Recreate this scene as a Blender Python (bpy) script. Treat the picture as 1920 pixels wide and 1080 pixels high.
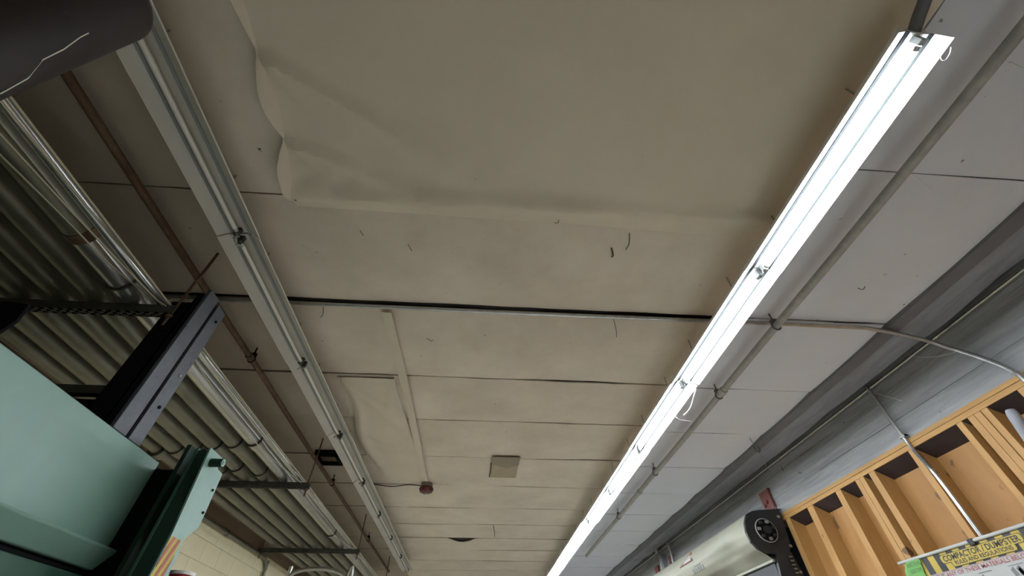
import bpy, math, random
from mathutils import Vector, Matrix, noise
random.seed(7)
for o in list(bpy.data.objects): bpy.data.objects.remove(o)
SC = bpy.context.scene
COL = SC.collection
FLOOR = -1.55            # everything is laid out from the eye point, then lifted by 1.55 m at the end

# ------------------------------------------------------------------ camera
YAW, PITCH, ROLL, FPX = math.radians(4.46), math.radians(45.0), math.radians(-0.43), 766.0
_f = Vector((math.sin(YAW)*math.cos(PITCH), math.cos(YAW)*math.cos(PITCH), math.sin(PITCH)))
_r = Vector((math.cos(YAW), -math.sin(YAW), 0)); _u = _r.cross(_f)
CR = math.cos(ROLL)*_r + math.sin(ROLL)*_u; CU = -math.sin(ROLL)*_r + math.cos(ROLL)*_u; CF = _f
cam_data = bpy.data.cameras.new('camera'); cam = bpy.data.objects.new('camera', cam_data); COL.objects.link(cam)
cam_data.sensor_width = 36.0; cam_data.lens = FPX/1920*36.0; cam_data.clip_start = 0.02; cam_data.clip_end = 100
cam.matrix_world = Matrix(((CR.x, CU.x, -CF.x, 0), (CR.y, CU.y, -CF.y, 0), (CR.z, CU.z, -CF.z, 0), (0, 0, 0, 1)))
SC.camera = cam
# ------------------------------------------------------------------ world and exposure
world = bpy.data.worlds.new('world'); SC.world = world; world.use_nodes = True
world.node_tree.nodes['Background'].inputs[0].default_value = (0.6, 0.65, 0.7, 1)
world.node_tree.nodes['Background'].inputs[1].default_value = 0.02
SC.view_settings.view_transform = 'Standard'; SC.view_settings.look = 'None'
SC.view_settings.gamma = 1.0; SC.view_settings.use_curve_mapping = False
SC.view_settings.exposure = 1.62
TUBE_POWER = 60.0
TUBE_COLOR = (0.86, 0.94, 1.0, 1)

def P(px, py, axis, val):
    """point on the plane axis=val seen at a pixel of the 1920x1080 frame"""
    d = CR*((px-960)/FPX) + CU*((540-py)/FPX) + CF
    return d*(val/d[axis])

# ------------------------------------------------------------------ materials
MATS = {}
def mat(name, base, rough=0.6, metal=0.0, var=0.0, var2=None, scale=6.0, bump=0.0, bscale=40.0, stretch=(1,1,1), spots=None, spec=0.5, detail=5.0, spot_scale=30.0, spot_cut=0.72, emit=None):
    m = bpy.data.materials.new(name); m.use_nodes = True; nt = m.node_tree; N = nt.nodes; L = nt.links
    b = N['Principled BSDF']
    b.inputs['Roughness'].default_value = rough; b.inputs['Metallic'].default_value = metal
    b.inputs['Specular IOR Level'].default_value = spec
    b.inputs['Base Color'].default_value = (*base, 1)
    if emit:
        b.inputs['Emission Color'].default_value = emit[0]; b.inputs['Emission Strength'].default_value = emit[1]
    tc = N.new('ShaderNodeTexCoord'); mp = N.new('ShaderNodeMapping'); mp.inputs['Scale'].default_value = stretch
    L.new(tc.outputs['Object'], mp.inputs['Vector'])
    col = None
    if var2 is not None:
        n = N.new('ShaderNodeTexNoise'); n.inputs['Scale'].default_value = scale; n.inputs['Detail'].default_value = detail
        n.inputs['Roughness'].default_value = 0.62
        L.new(mp.outputs[0], n.inputs['Vector'])
        r = N.new('ShaderNodeValToRGB'); r.color_ramp.elements[0].position = 0.5-var; r.color_ramp.elements[1].position = 0.5+var
        r.color_ramp.elements[0].color = (*base, 1); r.color_ramp.elements[1].color = (*var2, 1)
        L.new(n.outputs['Fac'], r.inputs[0]); col = r.outputs[0]
        L.new(col, b.inputs['Base Color'])
    if spots is not None:
        n2 = N.new('ShaderNodeTexNoise'); n2.inputs['Scale'].default_value = spot_scale; n2.inputs['Detail'].default_value = 3
        L.new(tc.outputs['Object'], n2.inputs['Vector'])
        r2 = N.new('ShaderNodeValToRGB'); r2.color_ramp.elements[0].position = spot_cut; r2.color_ramp.elements[1].position = spot_cut+0.04
        L.new(n2.outputs['Fac'], r2.inputs[0])
        mx = N.new('ShaderNodeMix'); mx.data_type = 'RGBA'
        L.new(r2.outputs[0], mx.inputs[0])
        if col: L.new(col, mx.inputs[6])
        else: mx.inputs[6].default_value = (*base, 1)
        mx.inputs[7].default_value = (*spots, 1)
        L.new(mx.outputs[2], b.inputs['Base Color'])
    if bump:
        n3 = N.new('ShaderNodeTexNoise'); n3.inputs['Scale'].default_value = bscale; n3.inputs['Detail'].default_value = 4
        L.new(mp.outputs[0], n3.inputs['Vector'])
        bp = N.new('ShaderNodeBump'); bp.inputs['Strength'].default_value = bump; bp.inputs['Distance'].default_value = 0.01
        L.new(n3.outputs['Fac'], bp.inputs['Height']); L.new(bp.outputs[0], b.inputs['Normal'])
    MATS[name] = m
    return m
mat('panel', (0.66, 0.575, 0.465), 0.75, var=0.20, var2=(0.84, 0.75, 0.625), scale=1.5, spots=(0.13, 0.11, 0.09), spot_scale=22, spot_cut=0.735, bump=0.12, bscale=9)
mat('sheet', (0.69, 0.605, 0.475), 0.5, var=0.25, var2=(0.77, 0.685, 0.55), scale=0.8, bump=0.08, bscale=5, spots=(0.16, 0.13, 0.1), spot_scale=25, spot_cut=0.76)
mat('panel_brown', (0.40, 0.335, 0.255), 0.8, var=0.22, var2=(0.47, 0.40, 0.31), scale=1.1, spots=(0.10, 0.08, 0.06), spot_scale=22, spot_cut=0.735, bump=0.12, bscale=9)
mat('panel_veil', (0.74, 0.76, 0.82), 0.75, var=0.22, var2=(0.80, 0.82, 0.88), scale=1.1, spots=(0.13, 0.12, 0.12), spot_scale=22, spot_cut=0.735, bump=0.12, bscale=9)  # bluish lens veil near the bright row, painted into the panel colour
mat('deck', (0.035, 0.03, 0.027), 0.9)
mat('tear', (0.012, 0.012, 0.013), 0.95)
mat('floor', (0.74, 0.71, 0.66), 0.7, var=0.2, var2=(0.66, 0.63, 0.58), scale=2, bump=0.1)
mat('concrete', (0.235, 0.235, 0.24), 0.85, var=0.15, var2=(0.37, 0.37, 0.375), scale=3.0, stretch=(1, 0.35, 5), bump=0.5, bscale=14, spots=(0.12, 0.11, 0.10), spot_scale=16, spot_cut=0.71)
mat('wallback', (0.74, 0.71, 0.64), 0.85, var=0.2, var2=(0.66, 0.63, 0.57), scale=2)
mat('block', (0.80, 0.72, 0.48), 0.7, var=0.2, var2=(0.74, 0.66, 0.43), scale=4, bump=0.25, bscale=40)
mat('mortar', (0.50, 0.45, 0.29), 0.9)
mat('brown_band', (0.15, 0.10, 0.06), 0.8, var=0.2, var2=(0.22, 0.15, 0.09), scale=4, stretch=(1, 0.2, 3), bump=0.2)
mat('wood', (0.46, 0.255, 0.085), 0.6, var=0.22, var2=(0.38, 0.195, 0.058), scale=7, stretch=(3, 3, 0.35), bump=0.15, bscale=30, spots=(0.14, 0.066, 0.026), spot_scale=7, spot_cut=0.69)
mat('woodplate', (0.47, 0.26, 0.08), 0.6, var=0.2, var2=(0.36, 0.185, 0.052), scale=8, stretch=(3, 0.3, 4), bump=0.2, bscale=30, spots=(0.12, 0.055, 0.022), spot_scale=9, spot_cut=0.70)
mat('woodside', (0.253, 0.138, 0.052), 0.65, var=0.22, var2=(0.198, 0.102, 0.039), scale=7, stretch=(3, 3, 0.35), bump=0.15, bscale=30)
mat('filler_shade', (0.050, 0.033, 0.030), 0.85, spec=0.2, var=0.2, var2=(0.035, 0.023, 0.021), scale=6)
mat('ply', (0.42, 0.215, 0.068), 0.6, var=0.2, var2=(0.32, 0.15, 0.042), scale=3.0, stretch=(1, 1.4, 0.5), bump=0.1, spots=(0.17, 0.08, 0.03), spot_scale=6, spot_cut=0.655)
mat('galv', (0.46, 0.47, 0.46), 0.30, 0.9, var=0.2, var2=(0.36, 0.36, 0.34), scale=14, bump=0.05)
mat('emt', (0.62, 0.63, 0.63), 0.28, 0.9, var=0.2, var2=(0.48, 0.48, 0.47), scale=20)
mat('tube_dirty', (0.25, 0.24, 0.18), 0.42, 0.55, var=0.25, var2=(0.14, 0.13, 0.092), scale=5, stretch=(1, 0.5, 1), bump=0.15, bscale=30)
mat('tube_clean', (0.52, 0.53, 0.52), 0.28, 0.85, var=0.2, var2=(0.38, 0.37, 0.33), scale=9, stretch=(1, 0.3, 1))
mat('strut', (0.085, 0.085, 0.075), 0.6, 0.4, var=0.2, var2=(0.05, 0.05, 0.045), scale=12)
mat('black', (0.006, 0.006, 0.0065), 0.9, spec=0.1)
mat('darkplate', (0.022, 0.023, 0.025), 0.5, 0.2, var=0.2, var2=(0.015, 0.015, 0.017), scale=10, spots=(0.1, 0.1, 0.1), spot_scale=28, spot_cut=0.74)
mat('rust', (0.17, 0.10, 0.055), 0.8, 0.2, var=0.2, var2=(0.085, 0.055, 0.035), scale=18, bump=0.2)
mat('pipe_cream', (0.50, 0.49, 0.45), 0.6, 0.1, var=0.2, var2=(0.36, 0.35, 0.33), scale=16, bump=0.1)
mat('fix_white', (0.82, 0.83, 0.82), 0.35, var=0.25, var2=(0.74, 0.75, 0.74), scale=6)
mat('fix_dull', (0.62, 0.59, 0.52), 0.38, var=0.25, var2=(0.53, 0.50, 0.43), scale=5, stretch=(1, 0.5, 1), spots=(0.1, 0.09, 0.07), spot_scale=26, spot_cut=0.76)
mat('fix_edge', (0.78, 0.75, 0.68), 0.4)
mat('tube_off', (0.72, 0.70, 0.63), 0.2)
mat('tube_lit', (0.9, 0.9, 0.9), 0.4, emit=(TUBE_COLOR, TUBE_POWER))
mat('socket', (0.30, 0.31, 0.31), 0.5)
mat('crease', (0.030, 0.033, 0.034), 0.9, spec=0.0)
mat('socket_dark', (0.05, 0.05, 0.045), 0.6)
mat('web', (0.55, 0.53, 0.42), 0.9)
mat('green', (0.185, 0.315, 0.262), 0.42, var=0.25, var2=(0.16, 0.275, 0.228), scale=3.0, spots=(0.10, 0.20, 0.15), spot_scale=9, spot_cut=0.73, bump=0.04, bscale=60)
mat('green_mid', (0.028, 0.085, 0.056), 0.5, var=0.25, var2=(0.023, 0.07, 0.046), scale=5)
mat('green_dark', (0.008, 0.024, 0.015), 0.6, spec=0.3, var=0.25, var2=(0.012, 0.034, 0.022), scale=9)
mat('steel_blue', (0.11, 0.115, 0.13), 0.5, 0.2, var=0.22, var2=(0.08, 0.083, 0.095), scale=11, spots=(0.04, 0.04, 0.045), spot_scale=24, spot_cut=0.68, bump=0.15)
mat('sticker_yellow', (0.4000, 0.2800, 0.0150), 0.5)
mat('sticker_red', (0.2750, 0.0450, 0.0100), 0.5)
mat('brown_post', (0.017, 0.0115, 0.011), 0.5, spec=0.25, var=0.2, var2=(0.011, 0.008, 0.008), scale=6, spots=(0.035, 0.03, 0.03), spot_scale=18, spot_cut=0.74)
mat('red_dev', (0.10, 0.012, 0.012), 0.35)
mat('red_bright', (0.55, 0.04, 0.05), 0.3)
mat('grey_plastic', (0.25, 0.23, 0.22), 0.5)
mat('white_plastic', (0.75, 0.74, 0.70), 0.4)
mat('cardboard', (0.42, 0.34, 0.23), 0.8, var=0.2, var2=(0.47, 0.39, 0.27), scale=6)
mat('cardboard_dark', (0.30, 0.25, 0.185), 0.8, var=0.2, var2=(0.34, 0.28, 0.2), scale=6)
mat('cable_cream', (0.36, 0.32, 0.21), 0.6)
mat('cable_dark', (0.05, 0.045, 0.04), 0.6)
mat('red_steel', (0.22, 0.065, 0.05), 0.6, var=0.2, var2=(0.17, 0.05, 0.04), scale=9)
mat('hood', (0.27, 0.265, 0.20), 0.55, var=0.2, var2=(0.245, 0.24, 0.19), scale=3, spots=(0.24, 0.235, 0.2), spot_scale=12, spot_cut=0.72)
mat('curtain', (0.03, 0.03, 0.032), 0.6)
mat('trimgrey', (0.37, 0.37, 0.40), 0.8, var=0.2, var2=(0.25, 0.25, 0.27), scale=5, stretch=(2, 0.4, 1), bump=0.3, bscale=20)
mat('trimdark', (0.20, 0.195, 0.21), 0.85, var=0.2, var2=(0.16, 0.155, 0.165), scale=5)
mat('sign_white', (0.4290, 0.4290, 0.4125), 0.5)
mat('sign_yellow', (0.4400, 0.3190, 0.0495), 0.5)
mat('sign_black', (0.0165, 0.0165, 0.0193), 0.5)
mat('sign_red', (0.3025, 0.0660, 0.0770), 0.5)
mat('sign_lime', (0.1320, 0.3410, 0.0770), 0.5)
mat('sign_dkgreen', (0.0220, 0.0880, 0.0165), 0.5)
mat('sign_grey', (0.1650, 0.1705, 0.1650), 0.6)
mat('rod_white', (0.4400, 0.4400, 0.4180), 0.4)
mat('web_white', (0.80, 0.80, 0.78), 0.9)

# ------------------------------------------------------------------ mesh helpers
WLOC = {}
def wl(o): return WLOC.get(o.name, Vector((0, 0, 0))) if o else Vector((0, 0, 0))
class MB:
    def __init__(s): s.v = []; s.f = []
    def add(s, vs, fs):
        k = len(s.v); s.v += [Vector(v) for v in vs]; s.f += [tuple(i+k for i in f) for f in fs]; return s
    def box(s, x0, x1, y0, y1, z0, z1):
        if x0 > x1: x0, x1 = x1, x0
        if y0 > y1: y0, y1 = y1, y0
        if z0 > z1: z0, z1 = z1, z0
        return s.add([(x0,y0,z0),(x1,y0,z0),(x1,y1,z0),(x0,y1,z0),(x0,y0,z1),(x1,y0,z1),(x1,y1,z1),(x0,y1,z1)],
                     [(0,3,2,1),(4,5,6,7),(0,1,5,4),(1,2,6,5),(2,3,7,6),(3,0,4,7)])
    def tube(s, pts, r, n=10, cap=True, rs=None):
        pts = [Vector(p) for p in pts]; rings = []; prev = None
        for i, p in enumerate(pts):
            a = pts[max(i-1, 0)]; b = pts[min(i+1, len(pts)-1)]; t = (b-a).normalized()
            if prev is None:
                ref = Vector((0,0,1)) if abs(t.z) < 0.9 else Vector((1,0,0)); u = t.cross(ref).normalized()
            else:
                u = (prev - t*prev.dot(t)).normalized()
            prev = u; w = t.cross(u); rr = rs[i] if rs else r
            rings.append([p + (u*math.cos(2*math.pi*k/n) + w*math.sin(2*math.pi*k/n))*rr for k in range(n)])
        vs = [v for R in rings for v in R]; fs = []
        for i in range(len(rings)-1):
            for k in range(n):
                fs.append((i*n+k, i*n+(k+1)%n, (i+1)*n+(k+1)%n, (i+1)*n+k))
        if cap:
            fs.append(tuple(range(n-1, -1, -1))); fs.append(tuple((len(rings)-1)*n+k for k in range(n)))
        return s.add(vs, fs)
    def prism(s, poly, off):
        """poly: 3-D polygon, off: extrusion vector"""
        poly = [Vector(p) for p in poly]; off = Vector(off); n = len(poly)
        return s.add(poly + [p+off for p in poly], [tuple(range(n-1, -1, -1)), tuple(range(n, 2*n))] + [(i, (i+1)%n, n+(i+1)%n, n+i) for i in range(n)])
    def grid(s, fn, nu, nv, thick=None):
        vs = [fn(i/nu, j/nv) for j in range(nv+1) for i in range(nu+1)]
        fs = [(j*(nu+1)+i, j*(nu+1)+i+1, (j+1)*(nu+1)+i+1, (j+1)*(nu+1)+i) for j in range(nv) for i in range(nu)]
        if thick:
            k = len(vs); t = Vector(thick); vs = [Vector(v) for v in vs]; vs += [v+t for v in vs]
            fs += [tuple(q+k for q in reversed(f)) for f in fs]
            ring = [i for i in range(nu+1)] + [j*(nu+1)+nu for j in range(1, nv+1)] + [nv*(nu+1)+i for i in range(nu-1, -1, -1)] + [j*(nu+1) for j in range(nv-1, 0, -1)]
            for a, b in zip(ring, ring[1:]+ring[:1]): fs.append((b, a, a+k, b+k))
        return s.add(vs, fs)
    def build(s, name, m, parent=None, smooth=False, bevel=0, loc=None):
        org = wl(parent) if loc is None else Vector(loc)
        me = bpy.data.meshes.new(name); me.from_pydata([tuple(v-org) for v in s.v], [], s.f); me.update()
        me.materials.append(MATS[m])
        import bmesh
        bm = bmesh.new(); bm.from_mesh(me); bmesh.ops.recalc_face_normals(bm, faces=bm.faces); bm.to_mesh(me); bm.free()
        if smooth:
            me.polygons.foreach_set('use_smooth', [True]*len(me.polygons))
            try: me.set_sharp_from_angle(angle=math.radians(40))
            except Exception: pass
        o = bpy.data.objects.new(name, me); COL.objects.link(o)
        if parent: o.parent = parent
        if parent is None and loc is not None: o.location = org
        if parent is not None and loc is not None: o.location = org - wl(parent)
        WLOC[o.name] = org
        if bevel:
            b = o.modifiers.new('bevel', 'BEVEL'); b.width = bevel; b.segments = 2; b.limit_method = 'ANGLE'
        return o
def tag(o, label, cat, group=None, kind=None):
    if label: o['label'] = label
    if cat: o['category'] = cat
    if group: o['group'] = group
    if kind: o['kind'] = kind
    return o
def thing(name, loc, label, cat, group=None):
    o = bpy.data.objects.new(name, None); o.empty_display_size = 0.1; COL.objects.link(o); o.location = loc
    WLOC[o.name] = Vector(loc); return tag(o, label, cat, group)
def struct(o): o['kind'] = 'structure'; return o
def smoothpath(pts, k=6):
    pts = [Vector(p) for p in pts]; out = []
    for i in range(len(pts)-1):
        p0 = pts[max(i-1,0)]; p1 = pts[i]; p2 = pts[i+1]; p3 = pts[min(i+2, len(pts)-1)]
        for j in range(k):
            t = j/k
            out.append(0.5*((2*p1) + (p2-p0)*t + (2*p0-5*p1+4*p2-p3)*t*t + (3*p1-p0-3*p2+p3)*t**3))
    out.append(pts[-1]); return out
def copy_tree(o, dloc):
    c = o.copy(); COL.objects.link(c); c.location = o.location + Vector(dloc)
    for ch in list(o.children):
        d = ch.copy(); COL.objects.link(d); d.parent = c
        for g in list(ch.children):
            e = g.copy(); COL.objects.link(e); e.parent = d
    return c

# ================================================================== setting
CZ = 2.0
XL, XR, YB, YF = -3.14, 3.54, -3.2, 13.0
struct(MB().box(XL-0.2, XR+0.5, YB-0.2, YF+0.2, FLOOR-0.1, FLOOR).build('floor', 'floor'))
struct(MB().box(XL-0.2, XR+0.5, YF, YF+0.2, FLOOR, CZ+0.2).build('wall_far', 'wallback'))
struct(MB().box(XL-0.2, XR+0.5, YB-0.2, YB, FLOOR, CZ+0.2).build('wall_back', 'wallback'))
ceiling = struct(MB().box(XL-0.2, XR+0.5, YB-0.2, YF+0.2, CZ+0.045, CZ+0.2).build('ceiling', 'deck'))

# --- ceiling: sagging strips of faced insulation with open seams
def wob(x, s, a): return a*noise.noise(Vector((x*1.7, s*9.1, 0.3))) + 0.4*a*noise.noise(Vector((x*6.1, s*4.7, 2.3)))
def strip(x0, x1, y0, y1, seed, g0, g1, bump0=None, m='panel', sag=0.026):
    nx = max(8, int((x1-x0)/0.07)); ny = 8
    def fn(u, v):
        x = x0 + (x1-x0)*u
        a = y0 + g0 + max(0, wob(x, seed, g0*1.1)); b = y1 - max(0, wob(x, seed+0.7, 0.006))*0.5
        if bump0:
            cx, hw, d = bump0; t = (x-cx)/hw
            if abs(t) < 1: a += d*(1-t*t)**0.8
        y = a + (b-a)*v
        e = min(v, 1-v)*2
        z = CZ + 0.012 - sag*(1-(1-e)**2.5) + 0.4*sag*noise.noise(Vector((x*0.9, y*1.1, seed))) + 0.004*noise.noise(Vector((x*4, y*3, seed)))
        return (x, y, z)
    o = MB().grid(fn, nx, ny, thick=(0, 0, 0.012)).build('ceiling_panel', m, ceiling, smooth=True)
    return o
left_seams = [(-3.2,.004), (-1.4,.006), (0.3,.005), (1.342,.006), (2.20,.035), (3.15,.016), (3.96,.009), (4.86,.016), (5.79,.012), (6.72,.008), (7.55,.010), (8.36,.022), (9.2,.010), (10.1,.012), (11.0,.008), (12.0,.01), (13.0,0)]
for i in range(len(left_seams)-1):
    y0, g = left_seams[i]; y1 = left_seams[i+1][0]
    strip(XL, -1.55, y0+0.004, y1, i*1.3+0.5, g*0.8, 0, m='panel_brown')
    strip(-1.548, 1.80, y0, y1, i*1.3+0.2, g*1.35, 0, bump0=(-0.28, 0.24, 0.27) if abs(y0-8.36) < .01 else None)
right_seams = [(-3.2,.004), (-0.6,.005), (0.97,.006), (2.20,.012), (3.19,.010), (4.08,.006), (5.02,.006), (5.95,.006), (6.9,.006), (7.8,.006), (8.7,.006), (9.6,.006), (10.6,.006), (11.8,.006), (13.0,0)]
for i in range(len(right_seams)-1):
    y0, g = right_seams[i]; strip(1.802, 3.12, y0, right_seams[i+1][0], 30+i*1.7, g, 0, m='panel_veil', sag=0.013)

# --- edge boards where the ceiling meets the right wall
def longboard(name, m, x0, x1, z0, z1, seed, amp=0.004, cuts=None):
    def fn(u, v):
        y = YB + (YF-YB)*u; x = x0 + (x1-x0)*v
        return (x + amp*noise.noise(Vector((y*1.3, seed, v))), y, z0 + amp*1.5*noise.noise(Vector((y*2.1, seed+5, v*3))))
    return struct(MB().grid(fn, 130, 3, thick=(0, 0, z1-z0)).build(name, m, smooth=True))
longboard('trim_1', 'trimdark', 3.05, 3.17, CZ-0.022, CZ+0.02, 1, 0.002)
longboard('trim_2', 'trimgrey', 3.16, 3.30, CZ-0.012, CZ+0.03, 2, 0.008)
longboard('trim_3', 'trimgrey', 3.29, 3.46, CZ-0.004, CZ+0.035, 3, 0.012)

# --- right wall: concrete above, opening with stud frame and rolling door below
wr = struct(MB().box(XR, XR+0.45, YB, YF, 1.487, CZ+0.2).build('wall_right', 'concrete'))
for k, (za, zb, d) in enumerate([(1.487,1.575,.020), (1.577,1.655,.012), (1.657,1.76,.015), (1.762,1.87,.009), (1.872,2.04,.012)]):
    def fn(u, v, za=za, zb=zb, d=d, k=k):
        y = YB + (YF-YB)*u
        return (XR - d - 0.003*noise.noise(Vector((y*1.5, k*3.1, v))), y, za + (zb-za)*v + 0.004*noise.noise(Vector((y*0.8, k*2.0, 4))))
    MB().grid(fn, 110, 2, thick=(d, 0, 0)).build('form_band', 'concrete', wr)
struct(MB().box(XR+0.15, XR+0.45, YB, 5.03, FLOOR, 1.487).build('wall_right_backing', 'deck'))
struct(MB().box(XR, XR+0.45, 9.35, YF, FLOOR, 1.487).build('wall_right_far', 'concrete'))

# --- left wall: cream painted block
wlft = struct(MB().box(XL-0.2, XL-0.008, YB, YF, FLOOR, CZ+0.2).build('wall_left', 'mortar'))
me_block = None
k = 0
for row in range(5):
    z0 = 1.50 - 0.2*(row+1)
    for c in range(12):
        y0 = 4.3 + 0.4*c + (0.2 if row % 2 else 0)
        if me_block is None:
            b = MB().box(-0.008, 0.0, 0.0015, 0.3985, 0.002, 0.198).build('block', 'block', wlft, bevel=0.002); me_block = b.data
        else:
            b = bpy.data.objects.new('block', me_block); COL.objects.link(b); b.parent = wlft
        b.location = (XL + 0.0015*random.random(), y0, z0)
MB().box(XL-0.008, XL, YB, 4.3, FLOOR, 1.50).build('painted_face', 'block', wlft)
MB().box(XL-0.008, XL, 9.3, YF, FLOOR, 1.50).build('painted_face', 'block', wlft)
MB().box(XL-0.008, XL, 4.3, 9.3, FLOOR, 0.50).build('painted_face', 'block', wlft)
MB().box(XL-0.008, XL+0.02, YB, YF, 1.50, 1.98).build('upper_band', 'brown_band', wlft)  # plain brown band along the top of the left wall

# ================================================================== fluorescent rows
SEC = 1.22
def fixture(x, y0, z, lit, label, group):
    """one section: z is the height of the wing edges"""
    t = thing('fluorescent_fixture', (x, y0, z), label, 'light fixture', group)
    w = 'fix_white' if lit else 'fix_dull'
    c, hx, dz = 0.053, 0.111, 0.038
    y1 = y0 + SEC - 0.006
    m = MB()
    m.prism([(x-c, y0, z+dz), (x+c, y0, z+dz), (x+c, y0, z+dz+0.055), (x-c, y0, z+dz+0.055)], (0, y1-y0, 0))
    m.build('housing', w, t, bevel=0.003)
    for sgn in (-1, 1):
        a = x + sgn*(c-0.002); b = x + sgn*hx
        m = MB(); m.prism([(a, y0, z+dz+0.001), (b, y0, z), (b, y0, z+0.003), (a, y0, z+dz+0.004)], (0, y1-y0, 0))
        wing = m.build('reflector_wing', w, t)
        m = MB(); m.prism([(b, y0, z-0.001), (b+sgn*0.002, y0, z-0.001), (b+sgn*0.002, y0, z+0.008), (b, y0, z+0.008)], (0, y1-y0, 0))
        m.build('edge_lip', 'fix_white' if lit else 'fix_edge', wing)
        m = MB(); m.prism([(x+sgn*(c-0.012), y0, z+dz-0.007), (x+sgn*(c+0.003), y0, z+dz-0.007), (x+sgn*(c+0.003), y0, z+dz+0.001), (x+sgn*(c-0.012), y0, z+dz+0.001)], (0, y1-y0, 0))
        m.build('crease_rib', 'crease' if lit else 'socket', t)
    zt = z + 0.006
    MB().tube([(x, y0+0.035, zt), (x, y1-0.035, zt)], 0.013, 14).build('lamp_tube', 'tube_lit' if lit else 'tube_off', t, smooth=True)
    for yy, s in ((y0, 1), (y1, -1)):
        m = MB(); ya, yb = sorted((yy+s*0.012, yy+s*0.034))
        m.prism([(x-0.016, ya, z+dz), (x+0.016, ya, z+dz), (x+0.013, ya, zt-0.012), (x+0.006, ya, zt-0.017), (x-0.006, ya, zt-0.017), (x-0.013, ya, zt-0.012)], (0, yb-ya, 0))
        m.build('lamp_holder', 'socket' if lit else 'socket_dark', t)
        ya, yb = sorted((yy+s*0.036, yy+s*0.055))
        MB().tube([(x, ya, zt), (x, yb, zt)], 0.0138, 14).build('tube_cap', 'galv', t, smooth=True)
    # hanger rods to the roof
    for fy in (0.22, 0.78):
        MB().tube([(x, y0+SEC*fy, z+dz+0.05), (x, y0+SEC*fy, CZ+0.05)], 0.004, 6).build('hanger_rod', 'galv', t)
    return t
ORD = ['first', 'second', 'third', 'fourth', 'fifth', 'sixth', 'seventh', 'eighth', 'ninth', 'tenth', 'eleventh']
RX, RZ, RY0 = 1.589, 1.745, 0.298
lab = lambda i: 'lit fluorescent fixture, %s section from the near end of the bright row' % ORD[i]
r0 = fixture(RX, RY0, RZ, True, lab(0), 'lit fluorescent row')
for i in range(1, 9):
    c = copy_tree(r0, (0.004*math.sin(i*2.1) - 0.004*i*0.6, SEC*i, 0.004*math.sin(i*1.3))); c['label'] = lab(i)
LX, LZ, LY0 = -1.402, 1.80, 1.505-2*SEC
lab2 = lambda i: 'unlit dusty fluorescent fixture, %s section from the near end of the dark row' % ORD[i]
l0 = fixture(LX, LY0, LZ, False, lab2(0), 'unlit fluorescent row')
for i in range(1, 9):
    c = copy_tree(l0, (0.003*math.sin(i*1.7) + 0.003*i, SEC*i, 0.003*math.sin(i*2.3))); c['label'] = lab2(i)

# --- end brackets and dust at the joints of the unlit row
for i in range(2, 7):
    yj = LY0 + SEC*i; m = MB(); random.seed(i)
    for q in range(16 if i == 2 else 8):
        a = random.uniform(-0.02, 0.02); b = random.uniform(-0.05, 0.05)
        m.tube([(LX+a, yj+b, LZ-0.016), (LX+a+random.uniform(-.02,.02), yj+b+random.uniform(-.02,.02), LZ-0.018-random.uniform(0,.01))], random.uniform(.0015,.004), 5)
    tag(m.build('dust_tuft', 'web' if i == 2 else 'cable_dark', loc=(LX, yj, LZ-0.02)), 'tuft of dust and web on the %s lampholder joint of the dark row' % ORD[i-2], 'dust', 'dust on the dark row')

# ================================================================== pipes under the ceiling
def pipe_run(name, label, x, z, r, ya, yb, m, couplings, hangers, hm='strut'):
    t = thing(name, (x, ya, z), label, 'pipe')
    MB().tube([(x, ya + (yb-ya)*i/20, z + 0.004*math.sin(i*1.1)) for i in range(21)], r, 14).build('pipe_body', m, t, smooth=True)
    for y in couplings:
        MB().tube([(x, y-0.04, z), (x, y-0.035, z), (x, y+0.035, z), (x, y+0.04, z)], r*1.25, 14, rs=[r*1.05, r*1.28, r*1.28, r*1.05]).build('coupling', m, t, smooth=True)
    for y in hangers:
        mm = MB(); mm.tube([(x + (r+.004)*math.cos(a*math.pi/8), y, z + (r+.004)*math.sin(a*math.pi/8)) for a in range(17)], 0.006, 6, cap=False)
        mm.tube([(x, y, z+r), (x, y, CZ+0.03)], 0.006, 6); mm.box(x-0.02, x+0.02, y-0.012, y+0.012, z+r, z+r+0.035)
        mm.build('pipe_hanger', hm, t)
    return t
pipe_run('sprinkler_pipe', 'cream sprinkler pipe running beside the bright light row', 2.09, 1.89, 0.026, -1.0, 9.0, 'pipe_cream', [3.05, 5.55], [-0.5, 2.15, 3.12, 4.9, 6.6], 'trimdark')
pipe_run('rusty_pipe', 'thin rusty brown pipe running between dark light row and tube bank', -1.835, 1.88, 0.021, -1.0, 10.5, 'rust', [2.78, 5.4], [2.80, 5.45, 8.0], 'black')

# seam conduit across the ceiling that ends in a bend down the right wall
cp = [(-2.9, 2.228, 1.985), (0.2, 2.23, 1.983), (2.6, 2.215, 1.975), (2.95, 2.22, 1.965), (3.2, 2.24, 1.935), (3.36, 2.245, 1.89), (3.44, 2.225, 1.82), (3.465, 2.15, 1.70), (3.47, 2.08, 1.575), (3.468, 2.045, 1.49), (3.46, 2.03, 1.40), (3.46, 2.03, 0.7), (3.46, 2.03, FLOOR)]
tag(MB().tube(smoothpath(cp, 5), 0.016, 10).build('conduit', 'emt', smooth=True), 'steel conduit crossing the ceiling seam and bending down the right wall', 'conduit')
cv = [(3.49, 3.045, 2.0), (3.49, 3.04, 1.9), (3.488, 3.03, 1.55), (3.487, 3.025, 1.43), (3.475, 3.005, 1.36), (3.435, 2.955, 1.25), (3.425, 2.935, 1.17), (3.425, 2.925, 0.9), (3.425, 2.92, 0.2), (3.425, 2.92, FLOOR)]
t = thing('conduit', (3.49, 3.04, FLOOR), 'thin steel conduit with an offset bend down the stud frame', 'conduit')
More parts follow.
